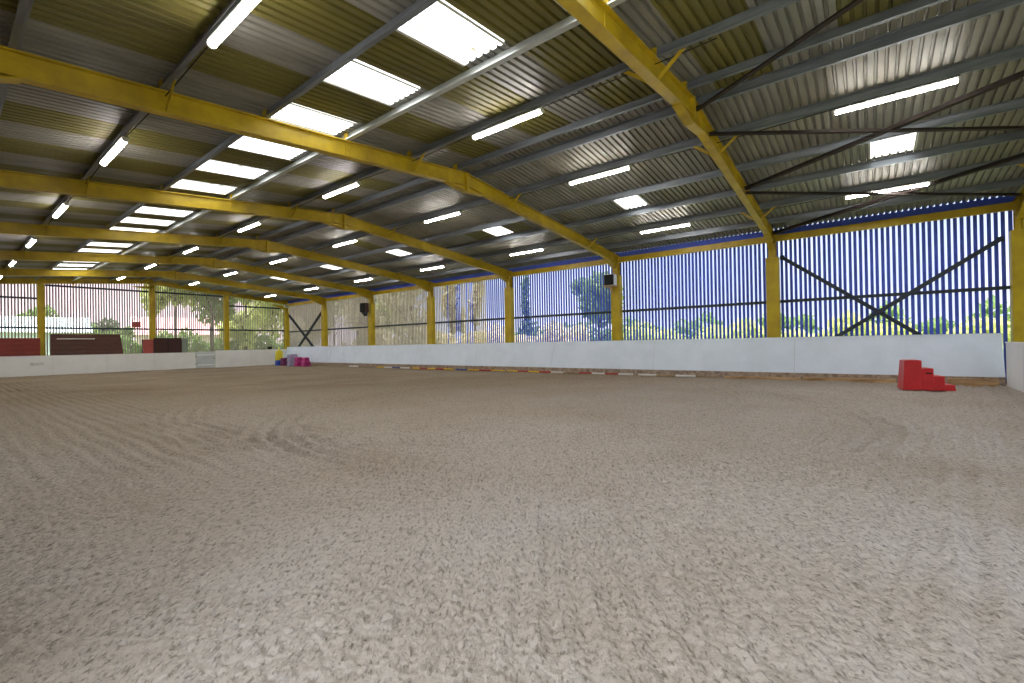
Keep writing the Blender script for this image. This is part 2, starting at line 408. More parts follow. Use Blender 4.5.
# crossed bracing, angle bars
def angle(p0, p1, s=.07, t=.009, up=(0, 0, 1)):
    return MB().sweep([(-s / 2, -s / 2), (s / 2, -s / 2), (s / 2, -s / 2 + t), (-s / 2 + t, -s / 2 + t), (-s / 2 + t, s / 2), (-s / 2, s / 2)], p0, p1, up)
def brace(p0, p1, lab, name='cross_brace', s=.12, m='darksteel', g=None, up=(0, 0, 1)):
    t = thing(name, lab, 'brace', p0, 0, g)
    d = Vector(p1) - Vector(p0)
    angle((0, 0, 0), d, s, .01, up).build('bar', M[m], t)
    u = d.normalized(); flat = abs(u.x) > .3
    for q in (Vector((0, 0, 0)) + u * .06, d - u * .06):
        a, c = (.08, .007) if flat else (.007, .07)
        MB().box(q.x - a, q.x + a, q.y - .07, q.y + .07, q.z - c, q.z + c).build('end_plate', M[m], t)
brace((XR - .10, 2.42, 4.33), (XR - .10, -3.0, -.0 + .05), 'dark bracing bar falling to the right behind the red steps', g='crossed bracing of the right wall')
brace((XR - .07, -3.02, 4.15), (XR - .07, 2.4, .35), 'dark bracing bar falling to the left behind the red steps', g='crossed bracing of the right wall')
brace((XR - .10, YE - .28, 4.15), (XR - .10, YE - 5.7, .35), 'dark bracing bar of the far corner bay falling towards the camera', g='crossed bracing of the right wall', s=.13)
brace((XR - .07, YE - 5.72, 4.3), (XR - .07, YE - .3, .4), 'dark bracing bar of the far corner bay falling towards the end wall', g='crossed bracing of the right wall', s=.13)
def rp(x, y, dz=-.16): return (x, y, roof(x) + dz)
gb = 'brown wind braces under the near roof bay'
for a, b, dz, lab in (((9.33, 2.60), (5.1, -3.2), -.12, 'rusty brown wind brace rising out of the top edge, from the ridge'),
                      ((10.3, 2.60), (13.85, -3.2), -.16, 'rusty brown wind brace running nearly level to the right edge, upper one'),
                      ((13.80, 2.60), (10.75, -3.2), -.09, 'thick dark wind brace crossing the light and square rooflight at upper right'),
                      ((13.95, 2.60), (17.75, -3.2), -.16, 'rusty brown wind brace running nearly level to the right edge, lower one'),
                      ((18.30, 2.60), (14.9, -3.2), -.08, 'dark wind brace rising from the top of the nearest right column')):
    p0, p1 = Vector(rp(*a, dz)), Vector(rp(*b, dz))
    brace(p0, p1, lab, 'wind_brace', .12 if 'dark' in lab else .085, 'rust', gb)

# ------------------------------------------------------------------ lights
def light_proto():
    t = thing('fluorescent_light', '', 'light')
    L = .90
    h = MB(); h.prism([(-.055, 0), (.055, 0), (.045, -.035), (-.045, -.035)], -L, L); h.build('housing', M['housing'], t)
    d = MB(); pts = [(-.054 * math.cos(a), -.036 - .050 * math.sin(a)) for a in [PI * i / 10 for i in range(11)]]
    d.prism(pts, -L + .04, L - .04); d.build('diffuser', M['tube'], t)
    for s in (-1, 1):
        e = MB(); pe = [(x * 1.06, z) for x, z in pts]; e.prism(pe, s * (L - .04), s * L) if s > 0 else e.prism(pe, -L, -L + .04); e.build('end_cap', M['housing'], t)
        b = MB(); b.box(-.008, .008, s * .62 - .02, s * .62 + .02, 0, .057); b.build('bracket', M['galv'], t)
    return t
rows = [(2.28, 'leftmost light row', list(range(0, 7)), 5.78), (7.2, 'light row left of the ridge', list(range(0, 7)), 5.70), (10.98, 'light row right of the ridge', list(range(0, 8)), -.42), (15.92, 'outermost right light row', list(range(0, 8)), -.42)]
proto = None
def copy_tree(o, parent=None):
    c = o.copy(); COL.objects.link(c); c.parent = parent
    for ch in list(o.children): copy_tree(ch, c)
    return c
for x, nm, ids, ys in rows:
    n = 0
    last = 0
    for i in ids:
        y = ys + BAY * i
        if y > YE - 1: continue
        if proto is None: proto = light_proto(); t = proto
        else: t = copy_tree(proto)
        t.location = (x, y, roof(x) - .055)
        t['label'] = f'lit fluorescent light of the {nm}, {ordinal(n)} from the camera'
        t['group'] = f'fluorescent lights of the {nm}'; t['category'] = 'light'
        n += 1; last = y
    # supply cable sagging along the purlin between the lights
    c = MB(); pts = []
    y = ys - .9 if ys < 0 else ys - 4.0
    while y < last: 
        k = ((y - ys - .9) / BAY) % 1.0
        pts.append((x + .03, y, roof(x) - .012 - (.07 * math.sin(PI * min(1, k / .7)) ** 2 * .6 if k < .7 else 0))); y += .35
    o = c.tube(pts, .009, 5).build('power_cable', M['black'])
    tag(o, f'thin dark cable linking the lights of the {nm}', 'cable', 'cables of the light rows')

# ------------------------------------------------------------------ kickboards and plinth
# right: leaning board, foot 0.33 m in front of its head
KR = MB(); kx_t, kx_b, kzt, kzb = XR - .46, XR - .80, 1.44, .26
KR.prism([(kx_b, kzb), (kx_t, kzt), (kx_t + .045, kzt), (kx_b + .05, kzb)], YN + .45, YE - .62)
o = KR.build('kickboard', M['kick'], bevel=.004)
tag(o, 'long white leaning kickboard along the right wall', 'kickboard')
cap = MB().box(kx_t - .015, kx_t + .105, YN + .45, YE - .62, kzt, kzt + .022).build('top_rail', M['kick'], o)
jn = MB(); y = YN + .45 + 4.88
while y < YE - 1:
    jn.prism([(kx_b - .004, kzb), (kx_t - .004, kzt), (kx_t + .001, kzt), (kx_b + .001, kzb)], y, y + .012); y += 4.88
jn.build('joint_strip', M['gate'], o)
# stub posts carrying the kickboard
st = MB(); y = YN + .8
while y < YE - 1: st.prism([(kx_b + .06, .0), (kx_t + .05, 1.40), (kx_t + .115, 1.40), (kx_t + .115, .0)], y, y + .08); y += 2.0
st.build('support_post', M['pole_t'], o)
o = MB().box(kx_b + .0, kx_b + .17, YN + .45, YE - .6, -.05, .255).build('plinth', M['brick'])
tag(o, 'rubble coloured plinth strip below the right kickboard', 'plinth')
# sleepers in front of the plinth near the steps
for y0, y1, h, lab in ((-2.75, -1.75, .20, 'tan timber sleeper under the kickboard right of the red steps'), (-.62, 1.75, .14, 'tan timber sleeper under the kickboard just left of the red steps'), (1.8, 4.15, .10, 'low tan timber sleeper under the kickboard, further left of the red steps')):
    o = MB().box(kx_b - .15, kx_b - .005, y0, y1, -.04, h).build('sleeper', M['plinth'], bevel=.012)
    tag(o, lab, 'sleeper', 'sleepers below the right kickboard')
# painted jump poles laid end to end along the foot of the board
def jump_pole(yc, length, cols, lab, x=None, r=.045, rz=0):
    x = kx_b - .17 if x is None else x
    t = thing('jump_pole', lab, 'pole', (x, yc, 0), rz, 'painted poles lying along the right kickboard')
    n = len(cols)
    for i, c in enumerate(cols):
        a = -length / 2 + length * i / n; b = a + length / n
        MB().tube([(0, a, r + .01), (0, b, r + .01)], r, 12).build('band', M[c], t)
specs = [(5.9, 3.0, ['pole_t', 'pole_w', 'pole_t', 'pole_w'], 'tan and white jump pole, nearest of the row along the kickboard'),
         (9.2, 3.1, ['pole_w', 'pole_r', 'pole_w', 'pole_r', 'pole_t'], 'white and dark red jump pole below the speaker column'),
         (12.6, 3.2, ['pole_w', 'pole_r', 'pole_y', 'pole_r', 'pole_y'], 'white, red and yellow jump pole left of the speaker column'),
         (16.1, 3.4, ['pole_y', 'pole_r', 'pole_y', 'pole_b'], 'yellow and red jump pole with a blue end by the fourth column'),
         (19.8, 3.4, ['pole_y', 'pole_r', 'pole_y', 'pole_r', 'pole_y'], 'yellow and red banded jump pole midway along the kickboard'),
         (23.4, 3.2, ['pole_w', 'pole_b', 'pole_w', 'pole_y'], 'white and blue jump pole towards the far corner'),
         (27.6, 3.4, ['pole_t', 'pole_w', 'pole_t'], 'tan jump pole, farthest of the row along the kickboard')]
for s in specs: jump_pole(*s)
# far end kickboards with the pale gate between
KY = YE - .62
def endkick(x0, x1, y, zt, lab, facing=-1):
    o = MB().box(x0, x1, y, y + .05, .02, zt).build('kickboard', M['kick_far'], bevel=.004); tag(o, lab, 'kickboard')
    c = MB().box(x0, x1, y - .015 if facing < 0 else y - .07, y + .12 if facing < 0 else y + .065, zt, zt + .02).build('top_rail', M['kick_far'], o)
    j = MB(); x = x0 + 2.44
    while x < x1 - .3: j.box(x, x + .012, y - .004 if facing < 0 else y + .05, y + .001 if facing < 0 else y + .054, .04, zt - .01); x += 2.44
    if j.v: j.build('joint_strip', M['gate'], o)
    return o
a = endkick(XL + .1, 11.72, KY, 1.17, 'white kickboard across the left part of the far end')
# faint scuffs
MB().box(3.55, 4.1, KY - .003, KY, .62, .78).build('scuff_mark', mat('scuffed_paint', (.52, .5, .48), .8, 0, scale=14, col2=(.72, .73, .70), thr=(.45, .55)), a)
endkick(13.02, kx_b + .35, KY, 1.27, 'white kickboard across the far end right of the pale gate')
g = thing('arena_gate', 'pale grey-white gate set in the far kickboard', 'gate', (12.37, KY, 0))
MB().box(-.62, .62, 0, .045, .03, 1.22).build('gate_leaf', M['gate'], g, bevel=.006)
MB().box(-.56, .56, -.02, 0, .95, 1.03).build('ledge', M['kick_far'], g)
MB().box(-.56, .56, -.02, 0, .22, .30).build('ledge', M['kick_far'], g)
MB().tube([(.50, -.04, .72), (.62, -.04, .72)], .015).build('latch', M['darksteel'], g)
MB().tube([(-.62, -.01, .3), (-.62, -.01, .4)], .018).build('hinge', M['darksteel'], g)
MB().tube([(-.62, -.01, .85), (-.62, -.01, .95)], .018).build('hinge', M['darksteel'], g)
endkick(11.3, kx_b + .0, YN + .38, 1.20, 'white kickboard of the near end wall at the right picture edge', 1)
# left kickboard (behind and beside the camera)
o = MB().prism([(XL + .42, .2), (XL + .30, 1.25), (XL + .26, 1.25), (XL + .37, .2)], 4.0, YE - .7).build('kickboard', M['kick']); tag(o, 'white kickboard along the left wall beyond the camera', 'kickboard')

# ------------------------------------------------------------------ mounting block (red, four steps)
def mounting_block():
    t = thing('mounting_block', 'red plastic four-step mounting block standing by the right kickboard', 'mounting block', (15.92, -.74, 0), math.radians(9))
    # local: length runs to -y, width to +x ; each step is a slightly tapered block
    def taper(y0, y1, z1, dx=.035, dy0=0.03, dy1=0.0, w=.62, z0=0):
        b = [(0, y0 + dy0, z0), (w, y0 + dy0, z0), (w, y1 - dy1, z0), (0, y1 - dy1, z0)]
        u = [(dx, y0, z1), (w - dx, y0, z1), (w - dx, y1, z1), (dx, y1, z1)]
        return MB().add(b + u, [(0, 1, 2, 3), (4, 7, 6, 5), (0, 4, 5, 1), (1, 5, 6, 2), (2, 6, 7, 3), (3, 7, 4, 0)])
    ys = [0.0, -.35, -.58, -.79, -.98]; hs = [.78, .57, .37, .15]
    for i in range(4):
        b = taper(ys[i], ys[i + 1] + .001, hs[i], dx=.05 * hs[i] / .78, dy0=.05 if i == 0 else 0, dy1=.02 if i == 3 else 0)
        b.build('step', M['red'], t, bevel=.008)
        tr = MB().box(.07, .55, ys[i + 1] + .04, ys[i] - .04, hs[i], hs[i] + .006); tr.build('tread', M['red'], t, bevel=.003)
    MB().box(.020, .034, -.54, -.42, .425, .46).build('hand_hole', M['black'], t)
mounting_block()

# ------------------------------------------------------------------ corner jumping equipment
def block(x, y, z, w, d, h, mname, lab, grp=None, cat='jump block', ribs=0, rm='lav2'):
    t = thing('jump_block', lab, cat, (x, y, z), 0, grp)
    m = MB(); n = 3
    # cavaletti style block: notched top corners
    c = min(.09, w * .2, h * .3)
    m.prism([(-w / 2, 0), (w / 2, 0), (w / 2, h - c), (w / 2 - c, h), (-w / 2 + c, h), (-w / 2, h - c)], -d / 2, d / 2)
    m.build('body', M[mname], t, bevel=.02)
    if ribs:
        r = MB()
        r.box(-w / 2 + .06, w / 2 - .06, -d / 2 - .012, -d / 2, h * .42, h * .58); r.build('recess_band', M[rm], t)
    return t
bx = 17.02
for lv in range(3):
    block(17.15, 34.9, lv * .30, .62, .5, .30, 'lav', f'lavender jump block, {["bottom", "middle", "top"][lv]} of the stack in the far corner', 'lavender blocks stacked in the far corner', ribs=1)
block(17.15, 36.1, 0, .5, .5, .62, 'plum', 'dark plum jump block beside the yellow and blue stand')
block(17.2, 34.0, 0, .5, .42, .34, 'pink', 'magenta jump block on the ground next to the lavender stack, lower one', 'magenta blocks in the far corner', ribs=1, rm='plum')
block(17.2, 34.0, .34, .46, .42, .34, 'pink', 'magenta jump block on top of another next to the lavender stack', 'magenta blocks in the far corner', ribs=1, rm='plum')
block(17.22, 33.0, 0, .5, .5, .40, 'pink', 'magenta jump block on the ground nearest the camera in the corner', 'magenta blocks in the far corner', ribs=1, rm='plum')
block(17.22, 33.0, .40, .36, .4, .26, 'pink', 'small magenta jump block topping the nearest corner block', 'magenta blocks in the far corner', ribs=1, rm='plum')
t = thing('jump_stand', 'yellow jump stand on a blue base in front of the far kickboard', 'jump stand', (17.2, 37.15, 0))
MB().prism([(-.26, 0), (.26, 0), (.22, .42), (-.22, .42)], -.22, .22).build('base', M['pblue'], t, bevel=.03)
MB().prism([(-.27, .42), (.27, .42), (.22, 1.12), (.12, 1.20), (-.12, 1.20), (-.22, 1.12)], -.16, .16).build('body', M['pyel'], t, bevel=.03)
MB().tube([(0, 0, 1.2), (0, 0, 1.42)], [.05, .035], 10).build('post_top', M['pyel'], t)

# ------------------------------------------------------------------ things behind the far kickboard
def boarding(x0, x1, y, z1, mname, lab, rows_, slant=0.0, tube_=False):
    t = thing('boarded_partition', lab, 'boarding', ((x0 + x1) / 2, y, 0))
    hw = (x1 - x0) / 2
    for r in range(rows_):
        a = z1 * r / rows_; b = z1 * (r + 1) / rows_ - .003
        e = slant * (1 - (a / z1))
        m = MB().prism([(-hw, a), (hw + e, a), (hw + slant * (1 - b / z1), b), (-hw, b)], -.03 - .008 * (r % 2), .03)
        m.build('board', M[mname], t)
    for xx in (-hw + .15, 0, hw - .2): MB().box(xx, xx + .09, .032, .12, 0, z1 - .05).build('upright', M['darkwood'], t)
    if tube_: MB().tube([(-hw + .25, -.08, z1 - .30), (-hw + 1.95, -.08, z1 - .30)], .03, 8).build('white_tube', M['pole_w'], t)
boarding(4.42, 7.62, YE - .32, 2.47, 'brownwood', 'dark brown boarded partition behind the far kickboard, with a white tube', 9, .30, True)
boarding(.3, 3.98, YE - .32, 2.22, 'redwood', 'red-brown boarded partition at the left edge behind the far kickboard', 8)
t = thing('cupboard', 'small dark-fronted cupboard with red and grey sides behind the far kickboard', 'cupboard', (10.15, YE - .27, 0))
MB().box(-1.38, -.82, -.2, -.14, 0, 2.12).build('side_panel', M['redside'], t, bevel=.01)
MB().box(-.80, .80, -.19, -.15, 0, 2.22).build('door', M['darkwood'], t)  # flat dark sheet, its colour standing in for the shaded open inside
MB().box(-1.38, 1.1, -.13, .18, 0, 2.10).build('carcass', M['darkwood'], t)
MB().box(.82, 1.14, -.2, -.14, 0, 2.16).build('side_panel', M['greypanel'], t, bevel=.01)
MB().box(.78, 1.36, -.2, .2, 2.18, 2.24).build('roof_board', M['greypanel'], t)
MB().box(-.02, .02, -.21, -.19, .02, 2.2).build('front_gap', M['black'], t)
t = thing('wall_sign', 'small red notice fixed to the far slats by the ridge post', 'sign', (8.55, YE + .09, 3.12))
MB().box(-.24, .24, -.02, .03, -.17, .20).build('sign_board', M['redside'], t)
# dark clutter showing just over the far kickboard
def bucket(x, y, z, r, h, mname, lab):
    t = thing('bucket', lab, 'bucket', (x, y, z), 0, 'buckets and tubs on the ledge behind the far kickboard')
    MB().tube([(0, 0, 0), (0, 0, h * .5), (0, 0, h)], [r * .8, r * .9, r], 14).build('body', M[mname], t)
    MB().tube([(-r, 0, h * .95), (-r * .7, 0, h * 1.25), (0, 0, h * 1.4), (r * .7, 0, h * 1.25), (r, 0, h * .95)], .012, 6).build('handle', M['darksteel'], t)
led = MB().box(13.1, kx_t - .1, YE - .50, YE - .18, 1.02, 1.06).build('ledge_shelf', M['pole_t']); tag(led, 'timber ledge running behind the far kickboard', 'shelf')
MB().box(13.2, 13.3, YE - .45, YE - .35, 0, 1.02).build('bracket', M['pole_t'], led); MB().box(17.6, 17.7, YE - .45, YE - .35, 0, 1.02).build('bracket', M['pole_t'], led)
bucket(17.0, YE - .34, 1.06, .17, .46, 'black', 'large black bucket behind the far kickboard near the corner')
bucket(16.5, YE - .34, 1.06, .14, .26, 'darksteel', 'small dark bucket left of the large black bucket')
bucket(15.2, YE - .34, 1.06, .12, .30, 'greypanel', 'grey bucket midway between the gate and the corner')
bucket(14.45, YE - .34, 1.06, .12, .26, 'black', 'short black bucket just right of the gable post')
bucket(13.4, YE - .34, 1.06, .13, .24, 'darksteel', 'dark tub above the right edge of the pale gate')

# ------------------------------------------------------------------ speakers and camera
def speaker(y, z, lab, rz, w, h, d, side, tray=True):
    t = thing('speaker', lab, 'speaker', (XR - .52, y, z), rz)
    MB().box(-d, 0, -w / 2, w / 2, 0, h).build('cabinet', M[side], t, bevel=.02)
    MB().box(-d - .015, -d, -w / 2 + .02, w / 2 - .02, .02, h - .02).build('grille', M['black'], t, bevel=.004)
    if tray:
        MB().box(-d - .05, .06, -w / 2 - .03, w / 2 + .03, -.035, 0).build('tray', M['plinth'], t)
        MB().prism([(-.02, -.04), (-d * .7, -.04), (-.02, -.34)], -.03, .03).build('bracket', M['plinth'], t)
    else:
        MB().prism([(0, 0), (-d, 0), (-.05, -.26)], -w * .3, w * .3).build('bracket', M['darksteel'], t)
    MB().box(0, .065, -.05, .05, .1, h - .1).build('mount', M['darksteel'], t)
speaker(8.72, 3.82, 'black-fronted speaker with pale side on the second column from the right', math.radians(5), .46, .48, .34, 'white_plastic')
speaker(26.75, 3.70, 'dark brown box speaker on the fifth column along the right wall', math.radians(15), .46, .62, .36, 'darkwood', False)
t = thing('security_light', 'small white floodlight high in the far right corner', 'light', (XR - .45, YE - .5, 4.86))
MB().box(-.16, .16, -.10, .05, -.10, .10).build('body', M['white_plastic'], t, bevel=.02)
MB().box(-.13, .13, -.112, -.10, -.07, .07).build('lens', M['greypanel'], t)
MB().box(-.03, .30, .05, .09, -.03, .03).build('arm', M['darksteel'], t)

# ------------------------------------------------------------------ arena floor
def build_floor():
    def axis(a, b, c0, c1, s0, grow, smax):
        v = []; x = c0
        while x <= c1: v.append(x); x += s0
        s = s0; x = v[-1]
        while x < b: s = min(s * grow, smax); x += s; v.append(min(x, b))
        s = s0; x = c0; pre = []
        while x > a: s = min(s * grow, smax); x -= s; pre.append(max(x, a))
        return np.array(pre[::-1] + v)
    xs = axis(XL - .1, XR + .2, .3, 2.7, .013, 1.011, .075)
    ys = axis(YN - .25, YE + .2, -.9, 2.9, .013, 1.011, .075)
    X, Y = np.meshgrid(xs, ys, indexing='ij')
    rng = np.random.RandomState(5)
    def vnoise(x, y, seed):
        xi = np.floor(x).astype(np.int64); yi = np.floor(y).astype(np.int64); fx = x - xi; fy = y - yi
        fx = fx * fx * (3 - 2 * fx); fy = fy * fy * (3 - 2 * fy)
        def h(a, b):
            n = (a * 374761393 + b * 668265263 + seed * 974634777) & 0x7fffffff
            n = ((n ^ (n >> 13)) * 1274126177) & 0x7fffffff
            return ((n ^ (n >> 16)) & 0xffff) / 65535.0
        return (h(xi, yi) * (1 - fx) + h(xi + 1, yi) * fx) * (1 - fy) + (h(xi, yi + 1) * (1 - fx) + h(xi + 1, yi + 1) * fx) * fy
    Xw = X + .10 * (vnoise(X * .9, Y * .9, 1) - .5); Yw = Y + .10 * (vnoise(X * .9, Y * .9, 2) - .5)
    dist = np.sqrt(X ** 2 + Y ** 2)
    Z = .05 * (vnoise(X * .35, Y * .35, 3) - .5) * .8 + .03 * (vnoise(X * 1.3, Y * 1.3, 4) - .5)
    # clods
    cl = .5 * vnoise(X * 11, Y * 11, 5) + .5 * vnoise(X * 21, Y * 21, 6)
    cl2 = np.abs(vnoise(X * 16 + 3, Y * 16, 7) - .5) * 2
    rough = .45 + .8 * vnoise(X * .5, Y * .5, 8)
    near = np.clip(1.35 - dist / 9, .25, 1)
    def worley(x, y, seed):
        xi = np.floor(x).astype(np.int64); yi = np.floor(y).astype(np.int64)
        f1 = np.full(x.shape, 9.0); f2 = np.full(x.shape, 9.0); hh = np.zeros(x.shape)
        def h(a, b, s2):
            n = (a * 374761393 + b * 668265263 + (seed + s2) * 974634777) & 0x7fffffff
            n = ((n ^ (n >> 13)) * 1274126177) & 0x7fffffff
            return ((n ^ (n >> 16)) & 0xffff) / 65535.0
        for i in (-1, 0, 1):
            for j in (-1, 0, 1):
                a = xi + i; b = yi + j
                dd_ = np.hypot(a + h(a, b, 0) - x, b + h(a, b, 50) - y); hv = h(a, b, 90)
                m_ = dd_ < f1
                f2 = np.where(m_, f1, np.minimum(f2, dd_)); hh = np.where(m_, hv, hh); f1 = np.where(m_, dd_, f1)
        return f1, f2, hh
    wx = X + .02 * (vnoise(X * 30, Y * 30, 31) - .5); wy = Y + .02 * (vnoise(X * 30, Y * 30, 32) - .5)
    for cell, amp, fade in ((.026, .010, 6.0), (.045, .012, 10.0), (.10, .009, 24.0)):
        f1, f2, hh = worley(wx / cell, wy / cell, int(cell * 1000))
        dome = np.sqrt(np.clip(1 - (f1 / .95) ** 2, 0, 1)) * (.45 + .55 * hh)
        pit = np.where(hh < .16, -np.clip(1.2 - f1 / .38, 0, 1) * 2.6, 0)
        crev = -np.clip(1 - (f2 - f1) / .22, 0, 1) * .6
        Z += amp * (dome + crev + pit - .4) * rough * np.clip(1.25 - dist / fade, 0, 1)
    Z += rough * near * .008 * (cl - .5)
    # harrow line family along the rounded rectangle of the track
    cx, cy, hx, hy, r = 9.1, 17.7, 7.6, 19.4, 5.5
    qx = np.abs(Xw - cx) - (hx - r); qy = np.abs(Yw - cy) - (hy - r)
    d = np.hypot(np.maximum(qx, 0), np.maximum(qy, 0)) + np.minimum(np.maximum(qx, qy), 0) - r
    w = np.exp(-((d + .6) / 2.4) ** 2) * (.35 + .9 * vnoise(X * .25, Y * .25, 9))
    w = w * np.clip((dist - 4.5) / 3, 0, 1)
    Z += w * (.013 * np.sin(2 * PI * d / .22) - .020 * np.exp(-((np.mod(d, 1.05) - .5) / .06) ** 2))
    # circles ridden in the near half
    for (ax, ay, ar, aw, amp) in ((8.9, 5.6, 5.7, .55, .020), (10.2, 9.5, 7.2, .5, .014), (6.2, 8.0, 2.1, .22, .014), (5.6, 8.6, 3.2, .22, .012), (9.0, 26.0, 6.8, .6, .012)):
        dd = np.hypot(Xw - ax, Yw - ay) - ar
        e = np.exp(-(dd / aw) ** 2)
        Z += e * amp * 2.3 * np.clip((dist - 2.5) / 2, 0, 1) * (np.sin(2 * PI * dd / .27) * .8 - .6) * (.4 + .8 * vnoise(X * .6, Y * .6, 12))
    # a straight family crossing towards the near right
    dd = Yw + .10 * X + .8
    e = np.exp(-(dd / 1.5) ** 2)
    Z += e * .020 * np.sin(2 * PI * dd / .25) - e * .06 * np.exp(-((np.mod(dd, .76) - .3) / .05) ** 2)
    # rake rows leading away from the camera side
    dd = -.60 * (Xw - 2.9) + .80 * (Yw - 1.9)
    al = .80 * (X - 2.9) + .60 * (Y - 1.9)
    e = np.exp(-(dd / 1.3) ** 2) * np.exp(-(al / 2.2) ** 2)
    Z += e * .020 * np.sin(2 * PI * dd / .16 + 1.5 * vnoise(X * 2, Y * 2, 15))
    # banked edges
    edge = np.minimum(XR - .75 - X, YE - .6 - Y)
    Z += .05 * np.exp(-(np.maximum(edge, 0) / .6) ** 2) * 1.0
    Z -= .02
    nx, ny = X.shape
    co = np.stack([X, Y, Z], -1).reshape(-1, 3).astype(np.float32)
    i = np.arange((nx - 1) * (ny - 1)); a = (i // (ny - 1)) * ny + i % (ny - 1)
    faces = np.stack([a, a + ny, a + ny + 1, a + 1], -1).astype(np.int32)
    me = bpy.data.meshes.new('floor'); me.vertices.add(len(co)); me.vertices.foreach_set('co', co.ravel())
    me.loops.add(faces.size); me.loops.foreach_set('vertex_index', faces.ravel()); me.polygons.add(len(faces))
    me.polygons.foreach_set('loop_start', np.arange(0, faces.size, 4, dtype=np.int32)); me.update(calc_edges=True)
    me.polygons.foreach_set('use_smooth', [True] * len(faces))
    # material
    m = bpy.data.materials.new('arena_sand'); m.use_nodes = True; nt = m.node_tree; N = nt.nodes; L = nt.links
    b = N['Principled BSDF']; b.inputs['Roughness'].default_value = .95
    b.inputs['Specular IOR Level'].default_value = .15
    tc = N.new('ShaderNodeTexCoord')
    def noise(s, det=5, ro=.6):
        n = N.new('ShaderNodeTexNoise'); n.inputs['Scale'].default_value = s; n.inputs['Detail'].default_value = det; n.inputs['Roughness'].default_value = ro
        L.new(tc.outputs['Object'], n.inputs['Vector']); return n
    n1 = noise(.35, 4); n2 = noise(20, 6, .72); n3 = noise(46, 4, .7)
    vo = N.new('ShaderNodeTexVoronoi'); vo.inputs['Scale'].default_value = 19; vo.inputs['Randomness'].default_value = 1; L.new(tc.outputs['Object'], vo.inputs['Vector'])
    r1 = N.new('ShaderNodeValToRGB'); r1.color_ramp.elements[0].position = .35; r1.color_ramp.elements[1].position = .68
    r1.color_ramp.elements[0].color = (.50, .435, .355, 1); r1.color_ramp.elements[1].color = (.62, .575, .525, 1)
    L.new(n1.outputs['Fac'], r1.inputs[0])
    r2 = N.new('ShaderNodeValToRGB'); r2.color_ramp.elements[0].position = .36; r2.color_ramp.elements[1].position = .54  # low noise darkens the hollows: crevice shade in the colour
    r2.color_ramp.elements[0].color = (.76, .75, .73, 1); r2.color_ramp.elements[1].color = (1.03, 1.02, 1.01, 1)
    L.new(n2.outputs['Fac'], r2.inputs[0])
    mx = N.new('ShaderNodeMix'); mx.data_type = 'RGBA'; mx.blend_type = 'MULTIPLY'; mx.inputs[0].default_value = 1
    L.new(r1.outputs[0], mx.inputs[6]); L.new(r2.outputs[0], mx.inputs[7]); 
    # crevice shade put into the colour: dark specks drawn out along the raking direction
    mp = N.new('ShaderNodeMapping'); mp.vector_type = 'TEXTURE'; mp.inputs['Rotation'].default_value = (0, 0, math.radians(40)); mp.inputs['Scale'].default_value = (2.4, 1, 1)
    L.new(tc.outputs['Object'], mp.inputs[0])
    n4 = N.new('ShaderNodeTexNoise'); n4.inputs['Scale'].default_value = 46; n4.inputs['Detail'].default_value = 3; n4.inputs['Roughness'].default_value = .6; L.new(mp.outputs[0], n4.inputs['Vector'])
    r4 = N.new('ShaderNodeValToRGB'); r4.color_ramp.elements[0].position = .33; r4.color_ramp.elements[1].position = .47
    r4.color_ramp.elements[0].color = (.52, .50, .47, 1); r4.color_ramp.elements[1].color = (1.05, 1.05, 1.05, 1); L.new(n4.outputs['Fac'], r4.inputs[0])
    m4 = N.new('ShaderNodeMix'); m4.data_type = 'RGBA'; m4.blend_type = 'MULTIPLY'; m4.inputs[0].default_value = 1
    L.new(mx.outputs[2], m4.inputs[6]); L.new(r4.outputs[0], m4.inputs[7]); mx = m4
    # light falloff put into the colour: browner and darker towards the far part
    sx_ = N.new('ShaderNodeSeparateXYZ'); L.new(tc.outputs['Object'], sx_.inputs[0])
    dm = N.new('ShaderNodeMath'); dm.operation = 'MULTIPLY_ADD'; L.new(sx_.outputs['X'], dm.inputs[0]); dm.inputs[1].default_value = .75; L.new(sx_.outputs['Y'], dm.inputs[2])
    dn = N.new('ShaderNodeMath'); dn.operation = 'MULTIPLY_ADD'; L.new(n1.outputs['Fac'], dn.inputs[0]); dn.inputs[1].default_value = 9; L.new(dm.outputs[0], dn.inputs[2])
    dr = N.new('ShaderNodeMapRange'); dr.inputs['From Min'].default_value = 9; dr.inputs['From Max'].default_value = 26; L.new(dn.outputs[0], dr.inputs['Value'])
    dx = N.new('ShaderNodeMix'); dx.data_type = 'RGBA'; dx.blend_type = 'MULTIPLY'; dx.inputs[7].default_value = (.52, .46, .36, 1)
    L.new(dr.outputs[0], dx.inputs[0]); L.new(mx.outputs[2], dx.inputs[6]); L.new(dx.outputs[2], b.inputs['Base Color'])
    ad = N.new('ShaderNodeMath'); ad.operation = 'ADD'; L.new(n2.outputs['Fac'], ad.inputs[0])
    ml = N.new('ShaderNodeMath'); ml.operation = 'MULTIPLY'; ml.inputs[1].default_value = .35; L.new(n3.outputs['Fac'], ml.inputs[0]); L.new(ml.outputs[0], ad.inputs[1])
    sb = N.new('ShaderNodeMath'); sb.operation = 'SUBTRACT'; L.new(ad.outputs[0], sb.inputs[0]); vm = N.new('ShaderNodeMath'); vm.operation = 'MULTIPLY'; vm.inputs[1].default_value = .7; L.new(vo.outputs['Distance'], vm.inputs[0]); L.new(vm.outputs[0], sb.inputs[1])
    bp = N.new('ShaderNodeBump'); bp.inputs['Strength'].default_value = .8; bp.inputs['Distance'].default_value = .035
    L.new(sb.outputs[0], bp.inputs['Height']); L.new(bp.outputs[0], b.inputs['Normal'])
    me.materials.append(m)
    o = bpy.data.objects.new('floor', me); COL.objects.link(o); struct(o)
build_floor()

